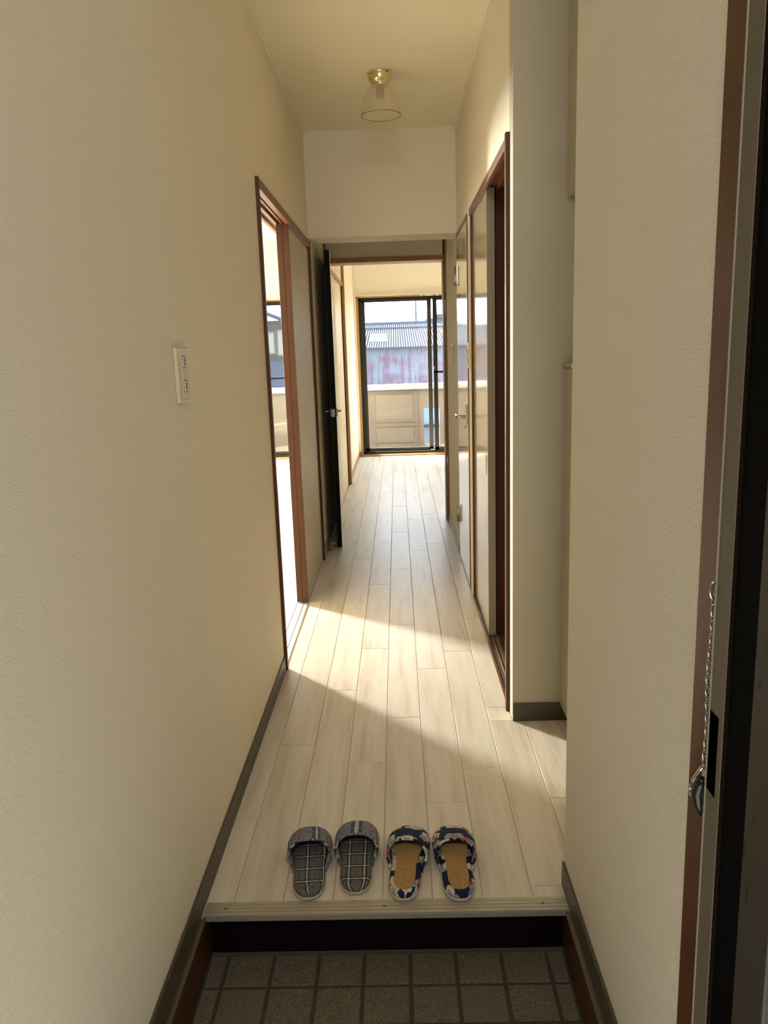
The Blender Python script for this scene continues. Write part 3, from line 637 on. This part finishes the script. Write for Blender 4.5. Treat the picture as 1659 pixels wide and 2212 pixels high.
# ------------------------------------------------------------------ slippers
def outline(L_, n=72, scale=1.0):
    key = [(0, 0), (.012, .014), (.045, .024), (.10, .0315), (.17, .0350), (.27, .0355), (.38, .0345), (.48, .0365), (.58, .0415), (.68, .0450), (.77, .0455), (.85, .0420), (.915, .0345), (.96, .0250), (.988, .0135), (1, 0)]
    def hw(t):
        for (a, va), (b, vb) in zip(key, key[1:]):
            if t <= b: s = (t-a)/(b-a); s = s if (a > .04 and b < .97) else math.sqrt(max(0, s*(2-s))) if a == 0 else s; return va+(vb-va)*s
        return 0
    ts = [.5-.5*math.cos(PI*i/(n//2)) for i in range(n//2+1)]
    pts = [(hw(t)*scale, t*L_) for t in ts] + [(-hw(t)*scale, t*L_) for t in ts[-2:0:-1]]
    return pts, hw
def inset(pts, d):
    out = []; K = len(pts)
    for i in range(K):
        a = pts[i-1]; b = pts[(i+1) % K]; t = Vector((b[0]-a[0], b[1]-a[1])).normalized(); out.append((pts[i][0]-t.y*d, pts[i][1]+t.x*d))
    return out
def loft(name, rings, m, parent, cap=True, uvf=None):
    vs = [(x, y, z) for (pts, z) in rings for (x, y) in pts]; K = len(rings[0][0]); fs = []
    for i in range(len(rings)-1):
        for k in range(K): fs.append((i*K+k, i*K+(k+1) % K, (i+1)*K+(k+1) % K, (i+1)*K+k))
    if cap: fs.append(tuple((len(rings)-1)*K+k for k in range(K))); fs.append(tuple(range(K))[::-1])
    uv = [(v[0]*1.0 + (1 if v[0] > 0 else -1)*(.03-v[2])*.6, v[1]) for v in vs]
    return mesh(name, vs, fs, m, parent, uv=uv, smooth=True)
def slipper(loc, rot, label, group, kind, Ls, ms, mu, hs=1.0):
    s = tag(empty('slipper', (0, 0, 0)), label, 'slipper', group)
    pts, hw = outline(Ls)
    o = loft('sole', [(inset(pts, .003), .0), (inset(pts, -.0022), .0015), (inset(pts, -.0026), .0055), (inset(pts, .000), .0070)], M_rubber, s)
    loft('footbed', [(inset(pts, .001), .0065), (inset(pts, -.0008), .012), (inset(pts, .0006), .0185), (inset(pts, .0045), .0225), (inset(pts, .0085), .0232), (inset(pts, .0115), .0205)], mu if kind == 'floral' else ms, s)
    ip = inset(pts, .0105)
    if kind == 'plaid':
        loft('insole', [(ip, .0195), (inset(pts, .0125), .0218), (inset(pts, .016), .0222)], ms, s)
    else:
        # bamboo mat: slats laid across, kept as one counted-as-stuff part
        vs, fs = [], []; y = .013; p = .0050
        def half(yy):
            t = yy/Ls; return max(0, hw(min(.999, max(.001, t)))-.0105)
        while y < Ls*.93:
            w0 = min(half(y), half(y+p*.8))
            if w0 > .006:
                k = len(vs); y1 = y+p*.78
                vs += [(-w0, y, .0195), (w0, y, .0195), (w0, y1, .0195), (-w0, y1, .0195), (-w0+.0008, y+.0010, .0232), (w0-.0008, y+.0010, .0232), (w0-.0008, y1-.0010, .0232), (-w0+.0008, y1-.0010, .0232)]
                fs += [tuple(k+i for i in q) for q in ((4, 5, 6, 7), (0, 1, 5, 4), (1, 2, 6, 5), (2, 3, 7, 6), (3, 0, 4, 7))]
            y += p
        bm_ = mesh('bamboo_mat', vs, fs, M_bamboo, s); bm_['kind'] = 'stuff'
        loft('mat_backing', [(inset(pts, .011), .0180), (inset(pts, .0125), .0203)], mat('bamboo_backing', (.16, .075, .025), .7), s)
        for xx in (-.018, .0, .018): boxes('stitch', [(xx-.0006, xx+.0006, .016, .080, .0226, .0232)], M_thread, s)
    # upper
    nu, nv = 30, 16
    def grid(off):
        vs, uv = [], []
        for i in range(nu+1):
            u = i/nu; t0 = .365 + (.165 if kind == 'plaid' else .195)*math.sin(PI*u)**.75
            for j in range(nv+1):
                v = j/nv; t = t0 + (1.0-t0)*(1-(1-v)**1.35)
                q = max(0.0, (t-.365)/.635)
                prof = max(0.0, 1-q**2.6)**.62
                H = (.0500*hs-off)*prof + .012*(1-q*.3)
                Wb = hw(min(t, .9995)) + .0025*(1-q**6) - off*.6; Wd = hw(min(t, .9995)) + .0045*(1-q**4) + (.0190 if kind == 'plaid' else .0135)*(1-q)**1.3 - off
                an = PI*u; ca, sa = math.cos(an), math.sin(an)
                ca2 = math.copysign(abs(ca)**.72, ca); 
                kk = min(1.0, sa*2.6); kk = kk*kk*(3-2*kk); x = -(Wb*(1-kk)+Wd*kk)*ca2; zz = .006 + off*.3 + (H)*sa**.72
                y = t*Ls + .001*(1-q)
                vs.append((x, y, zz)); uv.append(((u-.5)*.135, t*Ls))
        fs = [(i*(nv+1)+j, (i+1)*(nv+1)+j, (i+1)*(nv+1)+j+1, i*(nv+1)+j+1) for i in range(nu) for j in range(nv)]
        return vs, fs, uv
    vs, fs, uv = grid(0); mesh('upper', vs, fs, mu, s, uv=uv, smooth=True)
    vi, fi, uvi = grid(.0035); mesh('lining', vi, fi, M_lining, s, uv=uvi, smooth=True)
    ed = [Vector(vs[i*(nv+1)]).lerp(Vector(vi[i*(nv+1)]), .5) for i in range(nu+1)]
    e = tube('binding', ed, .0030, mu, s, 8, uvs=True)
    s.location = loc; s.rotation_euler = (0, 0, rot)
    return s
slipper((-.231, 1.541, .0012), math.radians(4.5), 'blue grey tartan slipper, leftmost of the pair nearer the left wall', 'tartan slippers on the hallway step', 'plaid', .241, M_plaid_sole, M_plaid)
slipper((-.1275, 1.556, .0012), math.radians(1.0), 'blue grey tartan slipper standing second from the left', 'tartan slippers on the hallway step', 'plaid', .247, M_plaid_sole2, M_plaid2)
slipper((-.0205, 1.533, .0012), math.radians(-5.5), 'navy floral slipper with bamboo insole, beside the tartan pair', 'navy floral slippers on the hallway step', 'floral', .250, None, M_floral, .88)
slipper((.1085, 1.529, .0012), math.radians(1.5), 'navy floral slipper with bamboo insole, rightmost of the row', 'navy floral slippers on the hallway step', 'floral', .250, None, M_floral2, .88)

# ------------------------------------------------------------------ balcony
struct('floor', [(-4, 4, YF+.12, 10.2, -.15, -.035)], M_balc, 'grey balcony floor', 'balcony floor')
par = tag(empty('balcony_parapet', (0, 10.1, -.03)), 'beige panelled balcony parapet with an aluminium top rail', 'parapet')
boxes('parapet_panel', [(-4, -1.36, 10.10, 10.16, -.035, .705), (-1.36, -1.17, 10.10, 10.16, -.035, .04), (-1.36, -1.17, 10.10, 10.16, .45, .705), (-1.17, .328, 10.10, 10.16, -.035, .705), (.328, .530, 10.10, 10.16, -.035, -.005), (.328, .530, 10.10, 10.16, .467, .705), (.530, 4, 10.10, 10.16, -.035, .705)], M_parapet, par)
boxes('top_rail', [(-4, 4, 10.06, 10.20, .705, .775)], M_toprail, par, .006)
for (a, b) in ((-.37, -.29), (.20, .26)): boxes('shade_band', [(a, b, 10.094, 10.10, -.03, .70)], M_parapet_b, par)  # darker strips stand in for shadow and reflection bands on the parapet
for (a, b) in ((.655, .70), (.295, .335), (.238, .270), (.03, .06)): boxes('shade_band', [(-.37, .28, 10.092, 10.10, a, b)], M_parapet_b, par)

# ------------------------------------------------------------------ neighbouring buildings
shed = tag(empty('tin_shed', (3.0, 20, -6)), 'rusty tin walled shed with a pale corrugated roof beyond the balcony', 'building')
boxes('tin_wall', [(-1.35, 9, 18.05, 18.15, -6, 1.30)], M_rustwall, shed)
def corrug(name, x0, x1, y0, z0, y1, z1, m, pitch=.055, amp=.013, lift=0):
    vs, fs = [], []; n = int((x1-x0)/pitch*6); 
    for i in range(n+1):
        x = x0+(x1-x0)*i/n; h = amp*math.cos(2*PI*(x-x0)/pitch)+lift
        vs += [(x-3.0, y0-20, z0+6+h), (x-3.0, y1-20, z1+6+h)]
    for i in range(n): fs.append((2*i, 2*i+2, 2*i+3, 2*i+1))
    return mesh(name, vs, fs, m, shed)
corrug('corrugated_roof', -1.40, 7.0, 17.85, 1.262, 22.0, 1.90, M_roof)
corrug('roof_panel', -.64, -.22, 18.75, 1.262+.9*.154, 20.1, 1.262+2.25*.154, M_sky_panel, .055, .013, .012)
corrug('roof_panel', 1.10, 1.9, 18.6, 1.262+.75*.154, 20.3, 1.262+2.45*.154, M_yel_panel, .055, .013, .012)
boxes('ridge_cap', [(-1.4, 7.0, 21.9, 22.2, 1.88, 1.955)], M_far, shed)
boxes('roof_strap', [(-1.4, 7.0, 20.95, 21.05, 1.76, 1.79)], M_far, shed)
hz = tag(empty('distant_building', (.6, 40, -6)), 'low hazy blue building just above the shed ridge', 'building')
boxes('wall', [(-.28, .62, 40, 44, -6, 2.50)], M_far, hz); boxes('roof', [(-.32, .66, 39.9, 44.1, 2.50, 2.55)], M_roof, hz)
hz2 = tag(empty('distant_building', (3.2, 34, -6)), 'grey blue block at the right of the view beyond the shed', 'building')
boxes('wall', [(1.27, 5.5, 34, 40, -6, 2.45)], M_far, hz2); boxes('roof', [(1.70, 5.6, 33.9, 40.1, 2.45, 2.62)], M_roof, hz2)
hill = tag(boxes('hills', [(-60, 60, 90, 92, -6, 3.8)], M_far), 'hazy horizon line behind the buildings', 'hills', None, 'structure')
pole = tag(empty('utility_pole', (.61, 24, -6)), 'thin utility pole with a power line, rising behind the shed', 'pole')
tube('pole_shaft', [(.61, 24, -6), (.61, 24, 6.5)], .028, M_pole, pole, 8)
boxes('cross_arm', [(.25, .97, 23.97, 24.03, 5.6, 5.68)], M_pole, pole)
w_ = tube('power_line', [(-7+i*.9, 23.96, 2.22+.045*(-7+i*.9)+.004*((-7+i*.9)-.6)**2*.3) for i in range(18)], .010, M_pole, pole, 5)
# house seen through the left room
hs = tag(empty('neighbour_house', (-3.9, 16, -6)), 'pale house with blue grey roofs glimpsed through the left room window', 'building')
boxes('wall', [(-7.5, -1.75, 16.2, 18, -6, 1.86)], M_house, hs)
def slab(name, pts, th, m, par_):
    vs = [Vector(p)-wloc(par_) for p in pts] + [Vector(p)-wloc(par_)-Vector((0, 0, th)) for p in pts]
    return mesh(name, vs, [(0, 1, 2, 3), (7, 6, 5, 4), (0, 4, 5, 1), (1, 5, 6, 2), (2, 6, 7, 3), (3, 7, 4, 0)], m, par_)
slab('roof', [(-7.6, 15.8, 2.42), (-4.2, 15.8, 2.72), (-4.2, 18, 2.72), (-7.6, 18, 2.42)], .07, M_houseroof, hs)
slab('roof', [(-4.2, 15.8, 2.72), (-1.55, 15.8, 1.60), (-1.55, 18, 1.60), (-4.2, 18, 2.72)], .07, M_houseroof, hs)
boxes('gable_wall', [(-5.2, -3.2, 16.2, 16.3, 1.86, 2.2)], M_house, hs)
for (a, b, c, d) in ((-2.62, -2.46, 1.22, 1.62), (-2.38, -2.22, 1.18, 1.66)):
    q = boxes('window_frame', [(a-.03, b+.03, 16.16, 16.2, c-.03, d+.03)], M_roof, hs); boxes('pane', [(a, b, 16.15, 16.165, c, d)], M_sky_panel, q)
for i in range(9):
    y = 15.2-i*.14; zz = 1.02-i*.045; o = slab('roof_course', [(-4.6, y, zz), (-1.7, y, zz-.03), (-1.7, y+.16, zz+.03), (-4.6, y+.16, zz+.06)], .03, M_houseroof, hs)
boxes('porch_wall', [(-4.6, -1.8, 14.3, 15.3, -6, .62)], M_house, hs)
bl = tag(empty('blue_shed', (.7, 13.5, -6)), 'blue walled shed seen through the slot in the balcony parapet', 'building')
boxes('blue_wall', [(-.4, 1.9, 13.0, 14.2, -.02, .46)], M_bluetarp, bl); boxes('lower_wall', [(-.4, 1.9, 13.0, 14.2, -6, -.06)], mat('grey_blue_tin', (.045, .055, .075), .7), bl)
boxes('ledge', [(-.42, 1.92, 12.96, 14.2, -.06, -.02)], M_window, bl)
gd = struct('ground', [(-80, 80, 10.3, 120, -6.1, -6)], M_ground, 'ground below the building', 'ground')
# ------------------------------------------------------------------ unseen gallery added behind the camera to keep sky light out
struct('gallery_floor', [(-3, 3, -1.5, .665, -.36, -.24)], M_concrete, 'concrete access gallery floor outside the entrance', 'floor')
struct('gallery_wall_block', [(-3, XL-.10, .60, .70, -.24, 2.6), (XR+.04, 3, .58, .66, -.24, 2.6), (XL-.1, XR+.04, .60, .70, 2.0+HC-2.0, 2.6), (-3, 3, -1.5, -1.4, -.24, 2.6), (-3.1, -3, -1.5, .7, -.24, 2.6), (3, 3.1, -1.5, .7, -.24, 2.6)], M_ext_dark, 'unseen gallery wall added to block sky light at the entrance', 'wall')
struct('gallery_ceiling_block', [(-3, 3, -1.5, .70, 2.6, 2.7)], M_concrete, 'unseen concrete gallery ceiling added to block sky light', 'ceiling')
